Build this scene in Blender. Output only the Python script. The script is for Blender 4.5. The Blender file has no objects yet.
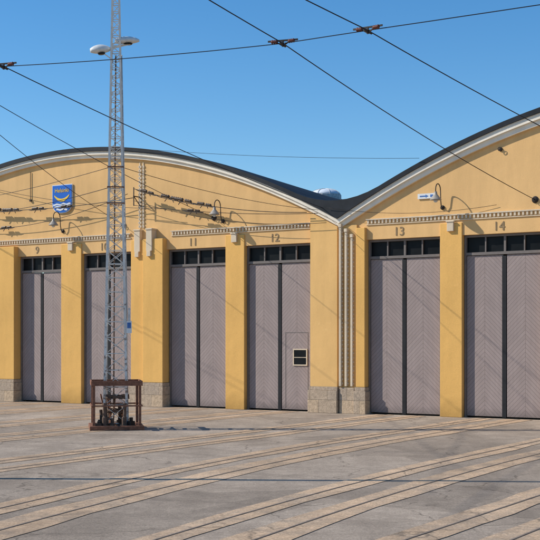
import bpy, bmesh, math, random
from mathutils import Vector, Matrix
random.seed(7)
scn=bpy.context.scene
COL=scn.collection
scn.view_settings.view_transform='Standard'
scn.view_settings.look='None'
scn.view_settings.exposure=0

# ------------------------------------------------------------------ helpers
def link(o,parent=None,loc=None,rot=None):
    COL.objects.link(o)
    if parent is not None: o.parent=parent
    if loc is not None: o.location=loc
    if rot is not None: o.rotation_euler=rot
    return o
def empty(name,loc=(0,0,0),rot=(0,0,0),label=None,category=None,group=None):
    o=bpy.data.objects.new(name,None); o.empty_display_size=.3
    link(o,None,loc,rot)
    if label:o["label"]=label
    if category:o["category"]=category
    if group:o["group"]=group
    return o
class MB:
    def __init__(s): s.v=[];s.f=[];s.m=[]
    def quad(s,pts,m=0):
        b=len(s.v); s.v+= [tuple(p) for p in pts]; s.f.append(tuple(range(b,b+len(pts)))); s.m.append(m)
    def box(s,x0,x1,y0,y1,z0,z1,m=0):
        b=len(s.v)
        s.v+=[(x0,y0,z0),(x1,y0,z0),(x1,y1,z0),(x0,y1,z0),(x0,y0,z1),(x1,y0,z1),(x1,y1,z1),(x0,y1,z1)]
        for f in [(0,3,2,1),(4,5,6,7),(0,1,5,4),(1,2,6,5),(2,3,7,6),(3,0,4,7)]:
            s.f.append(tuple(b+i for i in f)); s.m.append(m)
    def bar(s,p,q,w,h=None,m=0):
        h=h or w
        p=Vector(p);q=Vector(q);d=(q-p).normalized()
        up=Vector((0,0,1)) if abs(d.z)<.95 else Vector((0,1,0))
        a=d.cross(up).normalized();c=a.cross(d).normalized()
        b=len(s.v)
        for e in (p,q):
            for i,j in ((-1,-1),(1,-1),(1,1),(-1,1)):
                s.v.append(tuple(e+a*i*w/2+c*j*h/2))
        for f in [(3,2,1,0),(4,5,6,7),(0,1,5,4),(1,2,6,5),(2,3,7,6),(3,0,4,7)]:
            s.f.append(tuple(b+i for i in f)); s.m.append(m)
    def tube(s,pts,r,n=8,m=0,cap=True):
        pts=[Vector(p) for p in pts]; rs=r if isinstance(r,(list,tuple)) else [r]*len(pts)
        b=len(s.v); N=len(pts); pa=None
        for i,p in enumerate(pts):
            d=(pts[min(i+1,N-1)]-pts[max(i-1,0)])
            d=d.normalized() if d.length>1e-9 else Vector((0,0,1))
            if pa is None:
                up=Vector((0,0,1)) if abs(d.z)<.9 else Vector((0,1,0))
                a=d.cross(up).normalized()
            else:
                a=(pa-d*pa.dot(d)).normalized()
            pa=a;c=a.cross(d)
            for k in range(n):
                t=2*math.pi*k/n
                s.v.append(tuple(p+(a*math.cos(t)+c*math.sin(t))*rs[i]))
        for i in range(N-1):
            for k in range(n):
                k2=(k+1)%n
                s.f.append((b+i*n+k,b+i*n+k2,b+(i+1)*n+k2,b+(i+1)*n+k)); s.m.append(m)
        if cap:
            s.f.append(tuple(b+k for k in reversed(range(n)))); s.m.append(m)
            s.f.append(tuple(b+(N-1)*n+k for k in range(n))); s.m.append(m)
    def obj(s,name,mats,parent=None,loc=None,rot=None,smooth=False,bevel=0):
        me=bpy.data.meshes.new(name); me.from_pydata(s.v,[],s.f); me.update()
        if not isinstance(mats,(list,tuple)): mats=[mats]
        for mt in mats: me.materials.append(mt)
        for p,mi in zip(me.polygons,s.m): p.material_index=mi; p.use_smooth=smooth
        bm=bmesh.new();bm.from_mesh(me);bmesh.ops.recalc_face_normals(bm,faces=bm.faces);bm.to_mesh(me);bm.free()
        o=bpy.data.objects.new(name,me); link(o,parent,loc,rot)
        if bevel:
            b=o.modifiers.new("bevel",'BEVEL'); b.width=bevel; b.segments=2; b.limit_method='ANGLE'
        return o
def sag(p,q,s,n=24):
    p=Vector(p);q=Vector(q)
    return [p.lerp(q,i/n)-Vector((0,0,s*4*(i/n)*(1-i/n))) for i in range(n+1)]

# ------------------------------------------------------------------ materials
class NT:
    def __init__(s,name,rough=.8,metal=0,spec=.3):
        s.mat=bpy.data.materials.new(name); s.mat.use_nodes=True
        s.t=s.mat.node_tree; s.b=s.t.nodes["Principled BSDF"]
        s.b.inputs["Roughness"].default_value=rough; s.b.inputs["Metallic"].default_value=metal
        s.b.inputs["Specular IOR Level"].default_value=spec
        s.tc=s.t.nodes.new("ShaderNodeTexCoord")
    def n(s,t): return s.t.nodes.new(t)
    def l(s,a,b): s.t.links.new(a,b)
    def val(s,x,inp):
        if isinstance(x,(int,float)): inp.default_value=x
        else: s.l(x,inp)
    def math(s,op,a,b=None,c=None):
        n=s.n("ShaderNodeMath"); n.operation=op; s.val(a,n.inputs[0])
        if b is not None: s.val(b,n.inputs[1])
        if c is not None: s.val(c,n.inputs[2])
        return n.outputs[0]
    def coord(s,scale=(1,1,1),rot=(0,0,0)):
        m=s.n("ShaderNodeMapping"); m.inputs["Scale"].default_value=scale; m.inputs["Rotation"].default_value=rot
        s.l(s.tc.outputs["Object"],m.inputs[0]); return m.outputs[0]
    def noise(s,scale,detail=4,rough=.6,co=None,dist=0):
        n=s.n("ShaderNodeTexNoise"); n.inputs["Scale"].default_value=scale; n.inputs["Detail"].default_value=detail
        n.inputs["Roughness"].default_value=rough; n.inputs["Distortion"].default_value=dist
        s.l(co or s.tc.outputs["Object"],n.inputs["Vector"]); return n.outputs["Fac"]
    def ramp(s,f,stops):
        r=s.n("ShaderNodeValToRGB"); s.l(f,r.inputs[0]); e=r.color_ramp.elements
        while len(e)<len(stops): e.new(.5)
        for k,(p,c) in enumerate(stops):
            e[k].position=p; e[k].color=(c,c,c,1) if isinstance(c,(int,float)) else (*c,1)
        return r.outputs[0]
    def mix(s,f,a,b,mode='MIX'):
        m=s.n("ShaderNodeMix"); m.data_type='RGBA'; m.blend_type=mode
        s.val(f,m.inputs[0])
        for x,i in ((a,6),(b,7)):
            if isinstance(x,tuple): m.inputs[i].default_value=(*x,1)
            else: s.l(x,m.inputs[i])
        return m.outputs[2]
    def color(s,c):
        if isinstance(c,tuple): s.b.inputs["Base Color"].default_value=(*c,1)
        else: s.l(c,s.b.inputs["Base Color"])
        return s
    def bump(s,h,str=.3,dist=.02):
        b=s.n("ShaderNodeBump"); b.inputs["Strength"].default_value=str; b.inputs["Distance"].default_value=dist
        s.l(h,b.inputs["Height"]); s.l(b.outputs[0],s.b.inputs["Normal"]); return s

def simple(name,c,rough=.7,metal=0,var=.25,scale=6,spec=.3):
    t=NT(name,rough,metal,spec)
    f=t.noise(scale,5,.65)
    d=tuple(x*(1-var) for x in c); u=tuple(min(1,x*(1+var)) for x in c)
    t.color(t.ramp(f,[(.3,d),(.7,u)])); t.bump(t.noise(scale*8,3),.15,.005)
    return t.mat

def stucco(name,c,stain=.2):
    t=NT(name,.92,0,.15)
    big=t.ramp(t.noise(.45,5,.6),[(.3,.90),(.7,1.05)])
    streak=t.ramp(t.noise(1.0,6,.65,t.coord((2.6,2.6,.4))),[(.28,.80),(.62,1.03)])
    fine=t.ramp(t.noise(40,3,.7),[(.3,.92),(.7,1.05)])
    col=t.mix(1,c,big,'MULTIPLY'); col=t.mix(stain*2,col,streak,'MULTIPLY'); col=t.mix(1,col,fine,'MULTIPLY')
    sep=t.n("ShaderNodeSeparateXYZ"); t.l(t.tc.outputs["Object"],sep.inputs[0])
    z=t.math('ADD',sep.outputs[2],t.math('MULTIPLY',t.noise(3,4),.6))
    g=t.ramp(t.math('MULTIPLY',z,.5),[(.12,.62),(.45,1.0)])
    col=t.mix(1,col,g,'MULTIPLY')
    pt=t.ramp(t.noise(2.3,6,.7,None,.4),[(.64,0.0),(.70,.35)])
    col=t.mix(pt,col,tuple(min(1,x*1.08+.04) for x in c))
    t.color(col); t.bump(t.math('ADD',t.noise(60,4,.7),t.math('MULTIPLY',t.noise(4,3),1.5)),.35,.012)
    return t.mat
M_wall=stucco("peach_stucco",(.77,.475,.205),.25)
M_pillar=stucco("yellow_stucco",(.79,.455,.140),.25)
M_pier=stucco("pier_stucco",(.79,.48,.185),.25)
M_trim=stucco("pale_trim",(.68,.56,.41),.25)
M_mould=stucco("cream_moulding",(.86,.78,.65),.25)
M_roof=simple("bitumen_roof",(.020,.023,.029),.65,0,.35,1.2,.15)
M_roofedge=simple("dark_roof_edge",(.016,.019,.024),.55,0,.3,3,.2)

def stone():
    t=NT("granite_blocks",.85)
    br=t.n("ShaderNodeTexBrick"); t.l(t.coord((1,1,1),(math.radians(90),0,0)),br.inputs["Vector"])
    br.inputs["Scale"].default_value=1.0; br.inputs["Brick Width"].default_value=.62; br.inputs["Row Height"].default_value=.40
    br.inputs["Mortar Size"].default_value=.007
    br.inputs["Color1"].default_value=(.52,.38,.25,1);br.inputs["Color2"].default_value=(.40,.31,.23,1);br.inputs["Mortar"].default_value=(.22,.17,.12,1)
    sp=t.ramp(t.noise(11,6,.8),[(.3,.58),(.7,1.3)])
    t.color(t.mix(1,br.outputs[0],sp,'MULTIPLY')); t.bump(t.noise(30,4),.5,.02); return t.mat
M_stone=stone()

def doorpaint():
    t=NT("door_planks",.65,0,.25)
    sep=t.n("ShaderNodeSeparateXYZ"); t.l(t.tc.outputs["Object"],sep.inputs[0])
    ax=t.math('ABSOLUTE',sep.outputs[0])
    k=t.math('DIVIDE',t.math('ADD',sep.outputs[2],t.math('MULTIPLY',ax,1.0)),.125)
    fr=t.math('FRACT',k); idx=t.math('FLOOR',k)
    g=t.ramp(fr,[(0,0.0),(.10,1.0),(.90,1.0),(1.0,0.0)])
    cen=t.ramp(ax,[(0,0.0),(.008,1.0)])
    h=t.math('MULTIPLY',g,cen)
    wn=t.n("ShaderNodeTexWhiteNoise"); wn.noise_dimensions='1D'; t.l(idx,wn.inputs["W"])
    pv=t.ramp(wn.outputs["Value"],[(0,.955),(1,1.045)])
    col=t.mix(1,(.325,.258,.238),pv,'MULTIPLY')
    big=t.ramp(t.noise(1.2,4),[(.3,.91),(.7,1.05)]); col=t.mix(1,col,big,'MULTIPLY')
    streak=t.ramp(t.noise(1,5,.6,t.coord((9,9,.5))),[(.3,.90),(.7,1.03)]); col=t.mix(1,col,streak,'MULTIPLY')
    col=t.mix(h,(.185,.145,.13),col)
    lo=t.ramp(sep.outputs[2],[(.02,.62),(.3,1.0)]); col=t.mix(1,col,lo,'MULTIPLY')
    t.color(col); t.bump(h,.35,.006); return t.mat
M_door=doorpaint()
M_black=simple("black_rubber",(.012,.012,.014),.6,0,.3,4)
M_frame=simple("grey_frame_paint",(.17,.145,.13),.55,0,.15,4)
def glass():
    t=NT("dark_glass",.35,0,.12); t.color(t.ramp(t.noise(1.5,3),[(.3,(.004,.005,.006)),(.7,(.014,.015,.016))])); return t.mat
M_glass=glass()
M_white=simple("white_paint",(.72,.72,.70),.5,0,.1,5)
M_numeral=simple("numeral_paint",(.28,.19,.10),.6,0,.2,8)
def mastmat():
    t=NT("weathered_mast_paint",.7,0,.25)
    sep=t.n("ShaderNodeSeparateXYZ"); t.l(t.tc.outputs["Object"],sep.inputs[0])
    base=t.ramp(t.noise(5,6,.7),[(.3,(.58,.55,.50)),(.7,(.80,.77,.71))])
    zz=t.ramp(t.math('MULTIPLY',sep.outputs[2],.1),[(.1,.46),(.55,.62)])
    n=t.noise(7,6,.75)
    f=t.ramp(t.math('SUBTRACT',n,t.math('SUBTRACT',zz,.5)),[(.52,0.0),(.60,.85)])
    t.color(t.mix(f,base,(.16,.09,.06))); t.bump(t.noise(40,3),.2,.004); return t.mat
M_mast=mastmat()
M_galv=simple("galvanised_steel",(.55,.53,.50),.6,.1,.3,9)
M_rust=simple("rusty_steel",(.21,.095,.058),.85,.05,.45,11)
M_dark=simple("dark_iron",(.04,.033,.030),.6,.3,.4,10)
M_scrap=simple("dull_brown_iron",(.13,.085,.062),.8,.1,.5,10)
M_wire=simple("wire_metal",(.014,.013,.014),.5,.3,.2,3)
M_ins=simple("red_insulator",(.14,.045,.03),.4,0,.3,10)
M_insg=simple("brown_insulator",(.10,.075,.06),.4,0,.3,10)
M_lampshade=simple("enamel_shade",(.34,.30,.25),.4,0,.2,8)
M_headl=simple("lamp_housing",(.60,.61,.60),.5,0,.12,8)
M_concrete=simple("concrete",(.30,.27,.23),.9,0,.25,5)
M_blue=simple("heraldic_blue",(.010,.12,.50),.4,0,.08,4)
M_gold=simple("heraldic_gold",(.85,.55,.06),.4,0,.08,4)
M_silver=simple("heraldic_silver",(.70,.72,.74),.4,0,.08,4)
M_signblue=simple("sign_blue",(.06,.16,.42),.5,0,.1,5)
M_dome=simple("acrylic_dome",(.66,.70,.74),.6,0,.08,5,.2)

def asphalt(name,bed=False):
    t=NT(name,.92,0,.15)
    co=t.tc.outputs["Object"]
    a=t.ramp(t.noise(.16,6,.6),[(.3,(.345,.275,.210)),(.55,(.425,.343,.265)),(.72,(.515,.42,.33))])
    b=t.ramp(t.noise(1.7,6,.7),[(.3,.80),(.7,1.12)])
    c=t.ramp(t.noise(38,4,.8),[(.25,.45),(.75,1.45)])
    c2=t.ramp(t.noise(11,5,.8),[(.3,.74),(.7,1.17)])
    lg=t.ramp(t.noise(1.0,5,.6,t.coord((1.2,.10,1),(0,0,math.radians(0 if bed else 31.6)))),[(.3,.85),(.7,1.09)])
    col=t.mix(1,a,b,'MULTIPLY'); col=t.mix(.95,col,c,'MULTIPLY'); col=t.mix(1,col,c2,'MULTIPLY'); col=t.mix(1,col,lg,'MULTIPLY')
    if bed:
        w=t.ramp(t.noise(1.1,7,.75),[(.34,0.0),(.55,1.0)])
        tint=t.mix(w,(1.02,.98,.93),(1.52,1.32,1.10))
        col=t.mix(1,col,tint,'MULTIPLY')
    else:
        for sc,lo in ((.18,.80),(.41,.88)):
            vo=t.n("ShaderNodeTexVoronoi"); vo.distance='CHEBYCHEV'; vo.inputs["Scale"].default_value=sc
            t.l(t.coord((1,1,1),(0,0,math.radians(31.6))),vo.inputs["Vector"])
            sp=t.n("ShaderNodeSeparateColor"); t.l(vo.outputs["Color"],sp.inputs[0])
            col=t.mix(1,col,t.ramp(sp.outputs[0],[(0,lo),(.35,1.0),(1,1.07)]),'MULTIPLY')
    v=t.n("ShaderNodeTexVoronoi"); v.feature='DISTANCE_TO_EDGE'; v.inputs["Scale"].default_value=.75
    w=t.n("ShaderNodeMix"); w.data_type='VECTOR'; w.inputs[0].default_value=.45
    nn=t.n("ShaderNodeTexNoise"); nn.inputs["Scale"].default_value=1.6; nn.inputs["Detail"].default_value=7
    t.l(co,nn.inputs["Vector"]); t.l(co,w.inputs[4]); t.l(nn.outputs["Color"],w.inputs[5]); t.l(w.outputs[1],v.inputs["Vector"])
    cr=t.ramp(v.outputs["Distance"],[(.0,.0),(.010,1.0)])
    msk=t.ramp(t.noise(.3,2),[(.40,0.0),(.52,1.0)])
    f=t.math('MULTIPLY',t.math('SUBTRACT',1.0,cr),t.math('MULTIPLY',msk,.7))
    col=t.mix(f,col,(.10,.08,.06))
    st=t.ramp(t.noise(.8,6,.65,None,.6),[(.55,0.0),(.72,.5)])
    col=t.mix(st,col,(.19,.15,.115))
    t.color(col); t.bump(t.math('ADD',t.noise(70,3,.8),t.math('MULTIPLY',t.noise(2.5,4),.8)),.6,.012); return t.mat
M_asph=asphalt("worn_asphalt")
M_bed=asphalt("track_concrete",True)
M_rail=simple("rail_steel",(.26,.205,.16),.7,.2,.3,3)
M_groove=simple("rail_groove",(.095,.072,.054),.9,0,.3,3)

# ------------------------------------------------------------------ frame of the building
ORG=Vector((2.117,36.285,0)); ANG=math.atan2(-.5243,.8516)
RM=Matrix.Rotation(ANG,3,'Z')
def W(u,n,z):
    return ORG+RM@Vector((u,-n,z))

# ------------------------------------------------------------------ ground
g=MB(); S=700
g.quad([(-S,-S,0),(S,-S,0),(S,S,0),(-S,S,0)])
ground=g.obj("ground",M_asph); ground["kind"]="structure"; ground["label"]="worn pale asphalt yard with cracks and patches"

# ------------------------------------------------------------------ depot
dep=empty("tram_depot",ORG,(0,0,ANG),"pale ochre tram depot with arched roofs and plank doors","building")
HS=10.5
def zr(u,c=None):
    if c is None: c=-HS if u<0 else HS
    d=(u-c)/HS
    return (8.84-2.84*d*d) if c<0 else (9.12-3.12*abs(d)**1.9)
VB=1.5
def ztop(u,c):
    if abs(u)<VB:
        s=-1 if c<0 else 1
        zb=zr(s*VB,c); sl=abs(zr(s*(VB+.01),c)-zr(s*(VB-.01),c))/.02
        k=sl/(2*VB); base=zb-k*VB*VB
        bl=zr(-VB,-HS)-abs(zr(-VB-.01,-HS)-zr(-VB+.01,-HS))/.02/(2*VB)*VB*VB
        br=zr(VB,HS)-abs(zr(VB+.01,HS)-zr(VB-.01,HS))/.02/(2*VB)*VB*VB
        mid=(bl+br)/2; t=1-abs(u)/VB
        return base+k*u*u+(mid-base)*t*t
    return zr(u,c)
DT=5.2; REC=.13
w=MB(); N=84; us=[-21+42*i/N for i in range(N+1)]
for a,b in zip(us[:-1],us[1:]):
    c=-HS if b<=1e-6 else HS
    za,zb=zr(a,c)-.28,zr(b,c)-.28
    w.quad([(a,0,DT),(b,0,DT),(b,0,zb),(a,0,za)])
    w.quad([(a,.5,DT),(b,.5,DT),(b,.5,zb),(a,.5,za)])
    w.quad([(a,0,DT),(b,0,DT),(b,.5,DT),(a,.5,DT)])
    w.quad([(a,32,5.0),(b,32,5.0),(b,32,max(5.01,zb-.6)),(a,32,max(5.01,za-.6))])
w.box(-21.4,-21.0,0,32,0,5.3); w.box(21.0,21.4,0,32,0,5.3); w.box(-21,21,31.6,32,0,5.0)
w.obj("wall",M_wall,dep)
DROP=.30
for c in (-HS,HS):
    r=MB(); n=60
    P=[c-HS+2*HS*i/n for i in range(n+1)]
    z=lambda u:zr(u,c)
    T=lambda u:ztop(u,c)
    for a,b in zip(P[:-1],P[1:]):
        y0=-.22
        r.quad([(a,y0,T(a)),(b,y0,T(b)),(b,.6,T(b)),(a,.6,T(a))],0)
        r.quad([(a,.6,T(a)),(b,.6,T(b)),(b,7.0,T(b)-DROP),(a,7.0,T(a)-DROP)],0)
        r.quad([(a,7.0,T(a)-DROP),(b,7.0,T(b)-DROP),(b,32.3,T(b)-DROP-.4),(a,32.3,T(a)-DROP-.4)],0)
        r.quad([(a,y0,T(a)),(b,y0,T(b)),(b,y0,z(b)-.14),(a,y0,z(a)-.14)],1)
        r.quad([(a,y0,z(a)-.14),(b,y0,z(b)-.14),(b,.05,z(b)-.14),(a,.05,z(a)-.14)],1)
    ro=r.obj("roof",[M_roof,M_roofedge],dep)
    t=MB(); q=.75 if c<0 else 1.05
    for a,b in zip(P[:-1],P[1:]):
        steps=((-.17,.142,.142+.15*q),(-.10,.142+.15*q,.142+.29*q))
        for (yy,d0,d1) in steps:
            t.quad([(a,yy,z(a)-d0),(b,yy,z(b)-d0),(b,yy,z(b)-d1),(a,yy,z(a)-d1)])
            t.quad([(a,yy,z(a)-d1),(b,yy,z(b)-d1),(b,.02,z(b)-d1),(a,.02,z(a)-d1)])
    t.obj("arch_moulding",M_mould,dep)
def cornice(a,b):
    t=MB()
    t.box(a,b,-.06,.05,5.775,5.81); t.box(a,b,-.03,.05,5.63,5.655)
    x=a+.04
    while x+.055<b:
        t.box(x,x+.055,-.045,.05,5.675,5.773); x+=.12
    t.obj("dentil_cornice",M_trim,dep)
cornice(-21,-7.98); cornice(-6.30,-.95); cornice(.90,6.36); cornice(7.9,21)

def pillar(a,b,proud=.04,top=5.56,base=0,cap=True,mat=M_pillar):
    t=MB(); c=(a+b)/2
    z0=base if base else 0
    t.box(a-c,b-c,-proud,.42,z0,top)
    o=t.obj("pillar",mat,dep,(c,0,0),bevel=.015)
    if base:
        s=MB(); s.box(a-c-.05,b-c+.05,-proud-.07,.42,0,base-.12); s.box(a-c-.025,b-c+.025,-proud-.04,.42,base-.12,base)
        s.obj("plinth",M_stone,o,bevel=.012)
    if cap:
        s=MB(); s.box(-.10,.10,-proud-.07,-proud+.01,top-.24,top+.02); s.box(-.125,.125,-proud-.09,-proud+.01,top+.02,top+.06)
        s.obj("capital",M_trim,o,bevel=.008)
    return o
def strip(u,z0,z1,proud,wd=.045,name="toothed_strip"):
    t=MB(); t.box(-.02,.02,-.025,.02,z0,z1)
    z=z0+.03
    while z+.07<z1:
        t.box(-.02-wd,-.024,-.035,.02,z,z+.07); t.box(.024,.02+wd,-.035,.02,z,z+.07); z+=.125
    t.obj(name,M_trim,dep,(u,-proud,0))
for a,b in ((-11.06,-10.14),(-4.14,-3.42),(3.28,3.96),(10.12,11.0),(-17.74,-16.95),(16.9,17.7)):
    pillar(a,b)
def wide(a,b,c,caps=True):
    pillar(a,b-.02,.10,5.56,.78,False)
    pillar(b,c,.22,5.56,.80,False)
    if not caps: return
    for q,pr in (((a+b)/2,.10),((b+c)/2-.12,.22)):
        s=MB(); s.box(-.12,.12,-pr-.05,.0,5.16,5.86); s.box(-.08,.08,-pr-.08,0,4.98,5.16); s.box(-.14,.14,-pr-.07,0,5.86,5.91)
        s.obj("pilaster_capital",M_trim,dep,(q,0,0),bevel=.01)
wide(-7.92,-7.33,-6.50); wide(-14.6,-13.95,-13.12,False)
wide(6.42,7.0,7.85); wide(13.15,13.8,14.5)
strip(-7.60,5.95,8.15,0,.035); strip(-7.46,5.95,8.15,0,.025)
strip(7.4,5.98,8.1,0)
# valley pier: broad left face running up to the arch moulding
t=MB(); a,b=-.95,-.02; za=zr(a,-HS)-.38; zb=zr(b,-HS)-.38; pr=.15
F=[(a,-pr,.8),(b,-pr,.8),(b,-pr,zb),(a,-pr,za)]; Bk=[(a,.42,.8),(b,.42,.8),(b,.42,zb),(a,.42,za)]
t.quad(F); t.quad(Bk)
for i in range(4): t.quad([F[i],F[(i+1)%4],Bk[(i+1)%4],Bk[i]])
o=t.obj("pillar",M_pier,dep,(0,0,0),bevel=.015)
s=MB(); s.box(a-.05,b+.03,-pr-.08,.42,0,.68); s.box(a-.025,b+.03,-pr-.05,.42,.68,.80); s.obj("plinth",M_stone,o,bevel=.012)
pillar(.60,.90,.12,5.56,.80,False)
t=MB(); t.box(-.02,.60,-.06,.42,.78,5.66); t.obj("pier_recess",M_pier,dep,(0.0,0,0))
def rib(u,z0,z1,pr,wd,dp):
    t=MB(); t.box(-wd/2,wd/2,-dp,.02,z0,z1); t.box(-wd/2-.015,wd/2+.015,-dp-.02,.02,z1,z1+.10)
    z=z0+.05
    while z+.06<z1: t.box(wd/2,wd/2+.022,-dp+.03,.02,z,z+.06); z+=.13
    t.obj("stepped_rib",M_trim,dep,(u,-pr,0),bevel=.006)
rib(.10,.82,5.60,.06,.07,.14); rib(.28,.82,5.45,.06,.07,.11); rib(.46,.82,5.28,.06,.07,.08)
s=MB(); s.box(.05,.555,-.15,.42,0,.78); s.obj("pier_plinth",M_stone,dep,(0.0,0,0),bevel=.01)
pillar(-21.4,-20.08,.1,5.56,.8,False); pillar(20.08,21.4,.1,5.56,.8,False)

# doors --------------------------------------------------------------
def add_door(a,b,wicket=False):
    c=(a+b)/2; W2=(b-a)/2
    f=MB()
    f.box(-W2+.002,-W2+.06,REC-.02,REC+.12,0,DT-.002); f.box(W2-.06,W2-.002,REC-.02,REC+.12,0,DT-.002)
    f.box(-W2+.06,W2-.06,REC-.02,REC+.12,DT-.07,DT-.002); f.box(-W2+.06,W2-.06,REC-.03,REC+.12,4.62,4.70)
    f.box(-W2+.06,W2-.06,REC+.20,REC+.24,0,4.6,1)
    d=f.obj("door",[M_frame,M_black],dep,(c,0,0))
    gap=.05
    lw=W2-.06-gap
    for sgn in (-1,1):
        x0=gap if sgn>0 else -gap-lw
        l=MB(); cx=x0+lw/2
        l.box(-lw/2+.006,lw/2-.006,0,.06,.05,4.61)
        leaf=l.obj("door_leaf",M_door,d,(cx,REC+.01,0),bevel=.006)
        if sgn<0:
            e=MB(); ex=lw/2-.03
            e.box(ex,ex+.12,-.012,.05,.03,4.58)
            e.obj("rubber_seal",M_black,leaf)
        if wicket and sgn>0:
            wk=MB(); x1,x2=-.42,.40
            for q in ((x1,x1+.015,.1,2.45),(x2-.015,x2,.1,2.45),(x1+.015,x2-.015,2.435,2.45)):
                wk.box(q[0],q[1],-.006,.0,q[2],q[3])
            wk.obj("wicket_door_edge",M_frame,leaf)
            wn=MB(); wn.box(-.10,.34,-.018,.0,1.45,1.90,1)
            wn.box(-.135,-.10,-.03,.0,1.415,1.935,0); wn.box(.34,.375,-.03,.0,1.415,1.935,0); wn.box(-.10,.34,-.03,0,1.415,1.45,0); wn.box(-.10,.34,-.03,0,1.90,1.935,0)
            wn.box(-.10,.34,-.024,0,1.66,1.68,0)
            wn.obj("window",[M_trim,M_glass],leaf)
    tw=MB(); x0=-W2+.06; x1=W2-.06; n=4; pw=(x1-x0)/n
    tw.box(x0,x1,REC+.07,REC+.09,4.70,DT-.07,1)
    for i in range(1,n):
        hw=.03 if i==2 else .018
        tw.box(x0+pw*i-hw,x0+pw*i+hw,REC,REC+.07,4.70,DT-.07,0)
    tw.obj("transom_window",[M_frame,M_glass],d)
doors=[(-20.06,-17.76),(-16.93,-14.64),(-13.10,-11.07),(-10.13,-7.95),(-6.47,-4.15),(-3.41,-.97),(.91,3.27),(3.97,6.38),(7.87,10.1),(11.02,13.1),(14.55,16.86),(17.74,20.06)]
for i,(a,b) in enumerate(doors): add_door(a,b,i==5)

def textmesh(body,size,mat,name,parent,loc,rot=(math.pi/2,0,0),ext=.006):
    cu=bpy.data.curves.new("t",'FONT'); cu.body=body; cu.size=size; cu.extrude=ext; cu.align_x='CENTER'
    tmp=bpy.data.objects.new("t",cu); COL.objects.link(tmp)
    bpy.context.view_layer.update()
    me=bpy.data.meshes.new_from_object(tmp.evaluated_get(bpy.context.evaluated_depsgraph_get()))
    bpy.data.objects.remove(tmp)
    me.materials.clear(); me.materials.append(mat)
    o=bpy.data.objects.new(name,me); link(o,parent,loc,rot); return o
for body,(a,b) in zip(("9","10","11","12","13","14"),doors[2:8]):
    textmesh(body,.36,M_numeral,"door_numeral",dep,((a+b)/2-.12,-.008,5.285))

def dome_at(u,back):
    z0=zr(u)-DROP-.01
    e=empty("skylight_dome",W(u,-back,z0-.02),(0,0,ANG),"pale acrylic skylight dome on the dark roof","skylight")
    k=MB(); k.tube([(0,0,-.25),(0,0,.02)],.60,20); k.obj("curb",M_galv,e)
    m=MB(); pts=[];rs=[]
    for i in range(9):
        t=i/8*math.pi/2; pts.append((0,0,.02+.24*math.sin(t))); rs.append(max(.58*math.cos(t),.002))
    m.tube(pts,rs,24); m.obj("dome",M_dome,e,smooth=True)
    r=MB()
    for a in range(4):
        q=a*math.pi/4
        r.tube([(math.cos(q)*.59*math.cos(t),math.sin(q)*.59*math.cos(t),.02+.25*math.sin(t)) for t in [math.pi*j/16 for j in range(17)]],.008,5)
    r.obj("rib",M_galv,e)
dome_at(-4.6,7.4)

# ------------------------------------------------------------------ coat of arms
ca=empty("coat_of_arms",W(-11.0,.02,7.15),(0,0,ANG),"blue shield with golden boat and lettering on ochre wall","coat of arms")
def shield(w,h,y0,y1,mat,name):
    pts=[(-w,h),(w,h)]
    for i in range(0,13):
        t=i/12*math.pi/2; pts.append((w*math.cos(t)**.75,-h*.25-h*.75*math.sin(t)))
    for i in range(11,-1,-1):
        t=i/12*math.pi/2; pts.append((-w*math.cos(t)**.75,-h*.25-h*.75*math.sin(t)))
    m=MB(); m.quad([(x,y0,z) for x,z in pts]); m.quad([(x,y1,z) for x,z in pts])
    for i in range(len(pts)):
        p=pts[i];q=pts[(i+1)%len(pts)]; m.quad([(p[0],y0,p[1]),(q[0],y0,q[1]),(q[0],y1,q[1]),(p[0],y1,p[1])])
    return m.obj(name,mat,ca)
shield(.46,.50,-.03,0,M_silver,"shield_border"); shield(.435,.475,-.045,-.031,M_blue,"shield_field")
m=MB()
for k in range(3):
    zc=-.16-.09*k; wd=[.40,.34,.25][k]
    N=24
    for i in range(N):
        x0=-wd+2*wd*i/N; x1=-wd+2*wd*(i+1)/N
        a=zc+.016*math.sin(x0*22);b=zc+.016*math.sin(x1*22)
        m.quad([(x0,-.052,a),(x1,-.052,b),(x1,-.052,b-.062),(x0,-.052,a-.062)])
m.obj("silver_waves",M_silver,ca)
m=MB(); N=20
for i in range(N):
    x0=-.34+.68*i/N;x1=-.34+.68*(i+1)/N
    f=lambda x:(.0+.14*(x/.34)**2, -.10+.20*(x/.34)**2)
    m.quad([(x0,-.055,f(x0)[1]),(x1,-.055,f(x1)[1]),(x1,-.055,f(x1)[0]+.004),(x0,-.055,f(x0)[0]+.004)])
m.obj("golden_boat",M_gold,ca)
textmesh("Helsinki",.20,M_gold,"lettering",ca,(0,-.052,.23),ext=.003)

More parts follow.
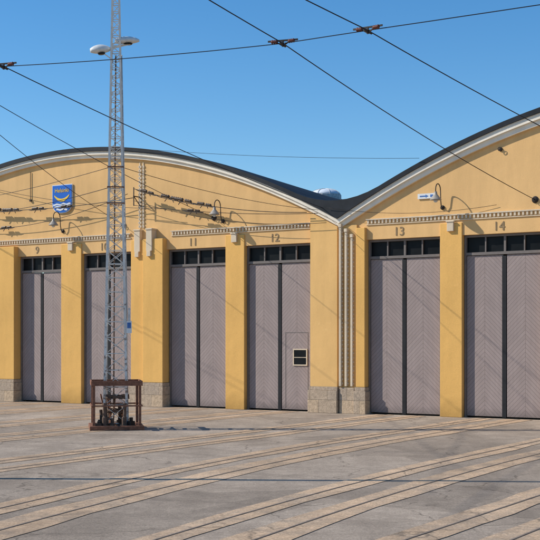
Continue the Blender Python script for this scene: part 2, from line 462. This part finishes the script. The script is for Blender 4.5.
# ------------------------------------------------------------------ gooseneck wall lamps
def wall_lamp(u,z,proud=.0):
    e=empty("wall_lamp",W(u,proud,z),(0,0,ANG),"old enamel gooseneck lamp fixed to the ochre wall","wall lamp","gooseneck lamps along the facade")
    m=MB(); m.tube([(0,0,-.28),(0,-.03,-.28)],.065,12)
    pts=[(0,-.03,-.28),(0,-.10,-.26),(0,-.14,-.1),(0,-.16,.2)]
    for i in range(9):
        t=math.pi*(1-i/8); pts.append((0,-.16-.17*(1+math.cos(t)) ,.2+.17*math.sin(t)))
    pts.append((0,-.50,.12)); m.tube(pts,.015,8); m.obj("arm",M_dark,e,smooth=True)
    s=MB(); s.tube([(0,-.50,.13),(0,-.50,.05),(0,-.50,-.02),(0,-.50,-.10)],[.04,.05,.11,.17],20,0,False)
    s.tube([(0,-.50,-.101),(0,-.50,-.115)],[.165,.165],20)
    s.obj("lamp_shade",M_lampshade,e,smooth=True)
    b=MB(); b.tube([(0,-.50,-.11),(0,-.50,-.15),(0,-.50,-.18)],[.06,.06,.03],12); b.obj("bulb",M_headl,e,smooth=True)
for u in (-11.0,-4.25,3.35): wall_lamp(u,6.3)

sg=empty("wall_sign",W(2.85,.02,6.38),(0,0,ANG),"small white plate with blue arrow on ochre wall","sign")
m=MB(); m.box(-.27,.27,-.02,0,-.075,.075); m.obj("plate",M_white,sg)
m=MB(); m.box(-.20,-.02,-.026,-.02,-.018,.018); m.quad([(-.02,-.026,-.045),(.07,-.026,0),(-.02,-.026,.045)]); m.obj("arrow_mark",M_signblue,sg)
m=MB(); m.box(.13,.21,-.026,-.02,-.035,.035); m.obj("square_mark",M_signblue,sg)
cd=MB(); cd.tube([(0,-.03,0),(0,-.03,1.0)],.012,6); cd.box(-.035,.035,-.06,0,-.05,.02)
cd.obj("wall_conduit",M_dark,dep,(-12.5,0,7.2))

# ------------------------------------------------------------------ tram tracks
def path(u0,v1,R=None,sg=1,ang=0,L=20,v0=.02):
    pts=[]
    n=max(2,int((v1-v0)/1.0))
    for i in range(n+1): pts.append((u0,v0+(v1-v0)*i/n))
    if R:
        k=max(8,int(ang))
        for i in range(1,k+1):
            a=math.radians(ang)*i/k
            pts.append((u0+sg*R*(1-math.cos(a)),v1+R*math.sin(a)))
        a=math.radians(ang); x,y=pts[-1]
        m=max(2,int(L/1.5))
        for i in range(1,m+1): pts.append((x+sg*math.sin(a)*L*i/m,y+math.cos(a)*L*i/m))
    return pts
def ribbon(mb,pts,o0,o1,z,m,jit=0):
    n=len(pts);A=[];B=[]
    for i,p in enumerate(pts):
        q0=pts[max(i-1,0)];q1=pts[min(i+1,n-1)]
        d=Vector((q1[0]-q0[0],q1[1]-q0[1])).normalized(); nr=Vector((d.y,-d.x))
        j0=random.uniform(-jit,jit); j1=random.uniform(-jit,jit)
        A.append((p[0]+nr.x*(o0+j0),-(p[1]+nr.y*(o0+j0)),z)); B.append((p[0]+nr.x*(o1+j1),-(p[1]+nr.y*(o1+j1)),z))
    for i in range(n-1): mb.quad([A[i],B[i],B[i+1],A[i+1]],m)
tk=0
def track(pts,bed=True):
    global tk
    e=empty("tram_track",ORG,(0,0,ANG),"grooved rails set in pale concrete strips across the asphalt","tram track","tracks fanning out from the depot doors")
    zb=.004+.0005*tk; zt=.0105+.0002*tk
    for c in (-.5,.5):
        w0=.25+.15*random.random(); w1=.25+.15*random.random()
        if not bed: w0=w1=.13
        b=MB(); ribbon(b,pts,c-w0,c+w1,zb,0,.045); b.obj("concrete_strip",M_bed,e)
        r=MB(); ribbon(r,pts,c-.024,c,zt,0); ribbon(r,pts,c,c+.015,zt,1); r.obj("rail",[M_rail,M_groove],e)
    tk+=1
dc=[(a+b)/2 for a,b in doors]
track(path(dc[2],5,45,1,28,34))
track(path(dc[3],34))
track(path(dc[4],6,60,1,16,24))
track(path(dc[5],40))
track(path(dc[6],40))
track(path(dc[7],7,70,1,12,24))
track(path(dc[8],10,90,1,8,24))
track(path(dc[9],40))
track(path(dc[10],40))
track(path(dc[1],5,42,1,34,40),False)

# ------------------------------------------------------------------ lattice mast
MP=Vector((-3.84,29.9,0))
mast=empty("lattice_mast",MP,(0,0,math.radians(5)),"weathered off-white steel lattice mast with two lamp heads","mast")
m=MB(); ZT=12.4
def hw(z): return .285-(.285-.085)*(z/10.6)
cor=((-1,-1),(1,-1),(1,1),(-1,1))
def cp(k,z): return Vector((cor[k][0]*hw(z),cor[k][1]*hw(z),z))
for k in range(4): m.bar(cp(k,0),cp(k,5.5),.058,.058); m.bar(cp(k,5.5),cp(k,ZT),.046,.046)
z=.15;par=0
while z<ZT-.3:
    st=max(.20,hw(z)*1.6); z2=min(z+st,ZT); tf=1-.3*z/ZT
    for k in range(4):
        k2=(k+1)%4
        m.bar(cp(k,z),cp(k2,z),.034*tf,.020*tf)
        if (par+k)%2: m.bar(cp(k,z),cp(k2,z2),.036*tf,.014)
        else: m.bar(cp(k2,z),cp(k,z2),.036*tf,.014)
        if z<7:
            if (par+k)%2: m.bar(cp(k2,z),cp(k,z2),.030*tf,.012)
            else: m.bar(cp(k,z),cp(k2,z2),.030*tf,.012)
    z=z2;par+=1
m.obj("lattice_frame",M_mast,mast)
m=MB(); m.bar((-.42,0,9.40),(.42,0,9.62),.045,.045); m.bar((-.10,0,9.2),(-.38,0,9.40),.025,.025); m.obj("lamp_bracket",M_mast,mast)
def head(x,z,tilt,sc):
    a=MB(); pts=[];rs=[]
    for i in range(11):
        t=i/10; pts.append((-.32+.64*t,0,0)); rs.append(max(.02,.16*math.sin(math.pi*(.08+.88*t))**.6))
    a.tube(pts,rs,16)
    a.v=[(p[0],p[1],p[2]*(.65 if p[2]>0 else .35)) for p in a.v]
    h=a.obj("lamp_head",M_headl,mast,(x,0,z),(0,tilt,0),smooth=True); h.scale=sc
    l=MB(); l.tube([(.02,0,-.06),(.02,0,-.075)],[.12,.10],16); l.obj("lens",M_glass,h,smooth=True)
head(-.38,9.42,math.radians(-6),(.80,1,1.35)); head(.28,9.66,math.radians(-3),(.95,1,1.1))
m=MB()
m.tube([(hw(3)+.05,-.2,.3),(hw(3)+.05,-.2,3.2),(hw(6)+.04,-.12,6),(hw(9)+.03,-.05,9.3)],.016,8)
m.obj("conduit",M_galv,mast,smooth=True)
m=MB(); m.tube([(-.05,-.1,.3),(-.03,-.1,5.0),(0,-.05,9.3)],.016,8); m.obj("cable",M_scrap,mast,smooth=True)
m=MB(); m.box(.27,.40,-.30,-.28,2.38,2.68,0); m.box(.29,.38,-.305,-.30,2.50,2.64,1); m.box(.31,.36,-.27,-.22,2.68,3.0,2)
m.obj("warning_plate",[M_white,M_signblue,M_galv],mast)
for zz in (5.6,6.0,6.5):
    m=MB(); h=hw(zz)+.03
    for k in range(4): 
        a=Vector((cor[k][0]*h,cor[k][1]*h,zz)); b=Vector((cor[(k+1)%4][0]*h,cor[(k+1)%4][1]*h,zz)); m.bar(a,b,.015,.03)
    m.obj("band_clamp",M_rust,mast)

# rusty guard around the mast foot
gd=empty("guard_frame",MP,(0,0,math.radians(10)),"rusty steel guard frame with scrap fittings around mast foot","guard frame")
H=.56
for k in range(4):
    m=MB(); m.bar((0,0,.12),(0,0,1.10),.065,.065); m.obj("post",M_rust,gd,(cor[k][0]*H,cor[k][1]*H,0),bevel=.006)
m=MB()
for zz,h in ((1.15,.12),(.60,.035)):
    for k in range(4):
        a=Vector((cor[k][0]*(H+.05),cor[k][1]*(H+.05),zz)); b=Vector((cor[(k+1)%4][0]*(H+.05),cor[(k+1)%4][1]*(H+.05),zz)); m.bar(a,b,.03,h)
m.obj("guard_rail",M_rust,gd,bevel=.004)
m=MB()
m.box(-H-.1,H+.1,-H-.1,-H+.05,.0,.11); m.box(-H-.1,H+.1,H-.05,H+.1,0,.11); m.box(-H-.1,-H+.05,-H+.05,H-.05,0,.108); m.box(H-.05,H+.1,-H+.05,H-.05,0,.108)
m.box(-H+.05,H-.05,-H+.05,H-.05,.0,.07)
m.obj("base",M_rust,gd,bevel=.01)
rnd=random.Random(5)
for i in range(24):
    x=rnd.uniform(-.44,.44); y=rnd.uniform(-.47,.2); h=rnd.uniform(.15,.6); kind=i%3
    m=MB()
    if kind==0: m.tube([(0,0,0),(0,0,h*.4),(.01,0,h*.45),(.02,0,h)],[.06,.06,.04,.04],12)
    elif kind==1: m.bar((0,0,0),(rnd.uniform(-.25,.25),rnd.uniform(-.1,.1),h+.3),.035,.025); m.bar((.0,0,.03),(.12,.05,.03),.09,.06)
    else: m.box(-.08,.08,-.06,.06,0,h*.4); m.box(-.04,.04,-.03,.03,h*.4,h*.65)
    m.obj("scrap_fitting",(M_rust,M_scrap,M_dark)[(i*2+1)%3],gd,(x,y,.07),(0,0,rnd.uniform(0,3)),bevel=.006)
for r0,zz in ((.30,.80),(.24,.45)):
    m=MB(); m.tube([(r0*math.cos(t*.5)+.02,r0*math.sin(t*.5),zz+.04*math.sin(t*1.7)) for t in range(40)],.020,6)
    m.obj("cable_coil",M_scrap,gd,smooth=True)

def pole(x,y,h,r=.14):
    e=empty("catenary_pole",(x,y,0),(0,0,0),"grey tapered steel pole standing on the asphalt yard","pole","catenary poles in the yard")
    m=MB(); m.tube([(0,0,0),(0,0,.9),(0,0,.95),(0,0,h)],[r*1.25,r*1.2,r,r*.75],16); m.obj("shaft",M_galv,e,smooth=True)
    b=MB(); b.tube([(0,0,0),(0,0,.1)],r*2.0,16); b.obj("footing",M_concrete,e)
    c=MB(); c.tube([(0,0,h),(0,0,h+.08)],[r*.8,r*.3],16); c.obj("cap",M_dark,e)
pole(-5.6,19.2,11,.085)
pole(-24,29.4,9,.15); pole(14,14.7,9,.15)

# ------------------------------------------------------------------ overhead wires
def wire(pts,r,label="thin overhead tram wire above the yard"):
    m=MB(); m.tube(pts,r,6); o=m.obj("overhead_wire",M_wire,smooth=True)
    o["label"]=label; o["category"]="wire"; o["group"]="overhead tram wires"; return o
A0=Vector((-24,29.4,7.75)); H1=Vector((-5.15,23.2,7.5)); H2=Vector((.23,21.4,7.5)); H3=Vector((1.67,20.5,7.5)); A4=Vector((14,14.7,8.0))
sp=sag(A0,H1,.05,10)[:-1]+sag(H1,H2,.04,12)[:-1]+[H2]+sag(H3,A4,.03,10)
wire(sp,.008,"steel span wire carrying the trolley wires")
def trolley(wu,wz,H,ext,sg_=.12,r=.0095):
    E=W(wu,.03,wz); d=(H-E)
    F=H+d*ext
    pts=sag(E,H,sg_,20)[:-1]+sag(H,F,sg_*ext*.6,12)
    wire(pts,r,"copper trolley wire running from yard to depot wall"); return pts
pB=trolley(6.1,6.08,H2,.75); pC=trolley(9.9,6.05,H3,.75); pD=trolley(-.5,6.2,H1,.6)
HE=Vector((-6.1,27.0,7.5)); HF=Vector((-6.7,29.5,7.3))
pE=trolley(-4.6,6.15,HE,.8,.10,.008); pF=trolley(-8.3,6.1,HF,.8,.10,.008)
wire(sag(W(-8.6,.3,8.75),W(2.75,.3,7.45),.12),.006)
wire(sag(W(-.3,.28,6.2),W(5.0,.05,6.0),.2),.006)
fw1=sag(W(-20,.10,7.5),W(-7.6,.35,6.95),.35); wire(fw1,.012)
fw2=sag(W(-7.6,.35,7.25),W(-1.0,.28,6.1),.22); wire(fw2,.012)
fw3=sag(W(-14.5,.12,6.25),W(-7.9,.3,7.1),.25); wire(fw3,.010)
fw4=sag(W(-7.6,.35,6.7),W(-.6,.30,6.05),.12); wire(fw4,.010)
wire(sag(MP+Vector((-.2,0,6.0)),W(-17,0.05,6.9),.2),.008)
wire(sag(MP+Vector((-.2,0,6.5)),W(-18,0.05,7.3),.15),.007)
wire(sag(MP+Vector((.2,0,6.5)),W(-.6,.28,6.15),.15),.007)
wire(sag(W(-15,.05,7.9),W(-6.2,.3,6.5),.2),.008)
wire(sag(W(-7.6,.30,6.85),W(-.3,.3,5.75),.30),.008)

def ins_chain(mb,p,q,r,k,m):
    p=Vector(p);q=Vector(q);pts=[];rs=[]
    for i in range(k*2+1):
        pts.append(p.lerp(q,i/(k*2))); rs.append(r if i%2 else r*.6)
    mb.tube(pts,rs,10,m)
def hanger(P,dirv):
    a=math.atan2(dirv.y,dirv.x)
    e=empty("wire_hanger",P,(0,0,a),"red insulator hanger clamping a trolley wire to span wire","insulator","insulated hangers on the span wire")
    m=MB(); m.bar((-.28,0,.05),(.28,0,.05),.02,.03); m.bar((0,0,.05),(0,0,-.06),.03,.03); m.bar((-.12,0,.03),(0,0,-.05),.02,.02); m.bar((.12,0,.03),(0,0,-.05),.02,.02)
    m.tube([(0,-.14,-.02),(0,.14,-.02)],.022,8); m.obj("clamp",M_dark,e)
    for s_ in (-1,1):
        q=MB(); ins_chain(q,(s_*.10,0,.03),(s_*.22,0,.04),.040,3,0); q.obj("insulator",M_ins,e,smooth=True)
dA=(H2-H1)
hanger(H1,dA); hanger(H2,dA); hanger(H3,H3-H2)

def section(pts,i,f,sz=1.0):
    p=pts[i].lerp(pts[i+1],f); d=(pts[i+1]-pts[i])
    if d.x<0: d=-d
    e=empty("strain_insulator",p,(0,0,math.atan2(d.y,d.x)),"dark strain insulator fitted into an overhead wire","insulator","strain insulators near the depot wall")
    sl=-math.atan2(d.z,Vector((d.x,d.y)).length)
    def T(x,z): return (x*math.cos(sl)*sz,0,(-x*math.sin(sl)+z)*sz)
    m=MB(); m.bar(T(-.38,-.03),T(.38,-.03),.024,.024); m.bar(T(-.3,-.03),T(-.3,.05),.025,.025); m.bar(T(.3,-.03),T(.3,.05),.025,.025); m.bar(T(-.38,-.03),T(-.52,.0),.02,.02); m.bar(T(.38,-.03),T(.52,.0),.02,.02)
    m.bar(T(-.1,-.03),T(-.18,-.13),.018,.018); m.bar(T(.12,-.03),T(.16,-.10),.018,.018)
    m.obj("frame",M_dark,e)
    q=MB(); ins_chain(q,T(-.3,.04),T(.0,.045),.052*sz,4,0); ins_chain(q,T(.06,.045),T(.3,.04),.042*sz,3,0); q.obj("insulator",M_insg,e,smooth=True)
for (pp,i,f,s_) in ((fw1,12,.1,1.1),(fw1,13,.2,1.0),(fw1,15,.6,.9),(fw1,18,.2,.8),(fw2,2,.0,.9),(fw2,5,.3,1.1),(fw2,7,.3,1.1),(fw2,10,.3,.9),(fw3,3,.4,.8),(fw4,8,.3,.8)):
    section(pp,i,f,s_)
for u,z,pr in ((6.1,6.08,0),(-4.6,6.15,0),(-8.3,6.1,0),(5.1,7.55,0),(9.9,6.05,0)):
    e=empty("wall_anchor",W(u,pr,z),(0,0,ANG),"dark iron anchor rosette holding a wire on the wall","wall anchor","wire anchors on the facade")
    rr=.06 if u==5.1 else .10
    m=MB(); m.tube([(0,0,0),(0,-.03,0),(0,-.05,0)],[rr,rr*.9,rr*.5],14); m.obj("rosette",M_dark,e)
    m=MB(); m.tube([(.05*math.cos(t),-.08,.05*math.sin(t)) for t in [2*math.pi*i/12 for i in range(13)]],.010,6); m.obj("eye",M_dark,e)
bk=empty("wire_bracket",W(-7.6,0,7.0),(0,0,ANG),"small iron stand-off bracket holding slack wires off the wall","bracket")
m=MB(); m.bar((0,0,0),(0,-.37,0),.03,.03); m.bar((0,-.35,-.32),(0,-.35,.30),.025,.025); m.bar((0,0,-.3),(0,-.35,0),.02,.02); m.obj("arm",M_dark,bk)
m=MB(); m.box(-.05,.05,-.02,0,-.34,.10); m.obj("back_plate",M_dark,bk)

# ------------------------------------------------------------------ light
EL=math.radians(36); Sh=Vector((-1,.05,0)).normalized()
S=Vector((Sh.x*math.cos(EL),Sh.y*math.cos(EL),math.sin(EL)))
sl=bpy.data.lights.new("sun",'SUN'); sl.energy=5.0; sl.angle=math.radians(.65); sl.color=(1,.945,.85)
so=bpy.data.objects.new("sun",sl); link(so,None,(0,0,30)); so.rotation_euler=(-S).to_track_quat('-Z','Y').to_euler()
wd=bpy.data.worlds.new("World"); scn.world=wd; wd.use_nodes=True
nt=wd.node_tree; bg=nt.nodes["Background"]; sky=nt.nodes.new("ShaderNodeTexSky"); sky.sky_type='NISHITA'
sky.sun_disc=False; sky.sun_elevation=EL; sky.sun_rotation=math.atan2(S.x,S.y); sky.air_density=1.0; sky.dust_density=.05; sky.ozone_density=3.5
hs=nt.nodes.new("ShaderNodeHueSaturation"); hs.inputs["Saturation"].default_value=1.30; hs.inputs["Value"].default_value=1.0
nt.links.new(sky.outputs[0],hs.inputs["Color"]); nt.links.new(hs.outputs[0],bg.inputs[0]); bg.inputs[1].default_value=.145

# ------------------------------------------------------------------ camera
cam=bpy.data.cameras.new("camera"); co=bpy.data.objects.new("camera",cam); link(co,None,(0,0,2.21),(math.pi/2,0,0))
cam.sensor_width=36; cam.lens=80; cam.shift_y=70/540; cam.clip_end=3000; cam.clip_start=.1
scn.camera=co
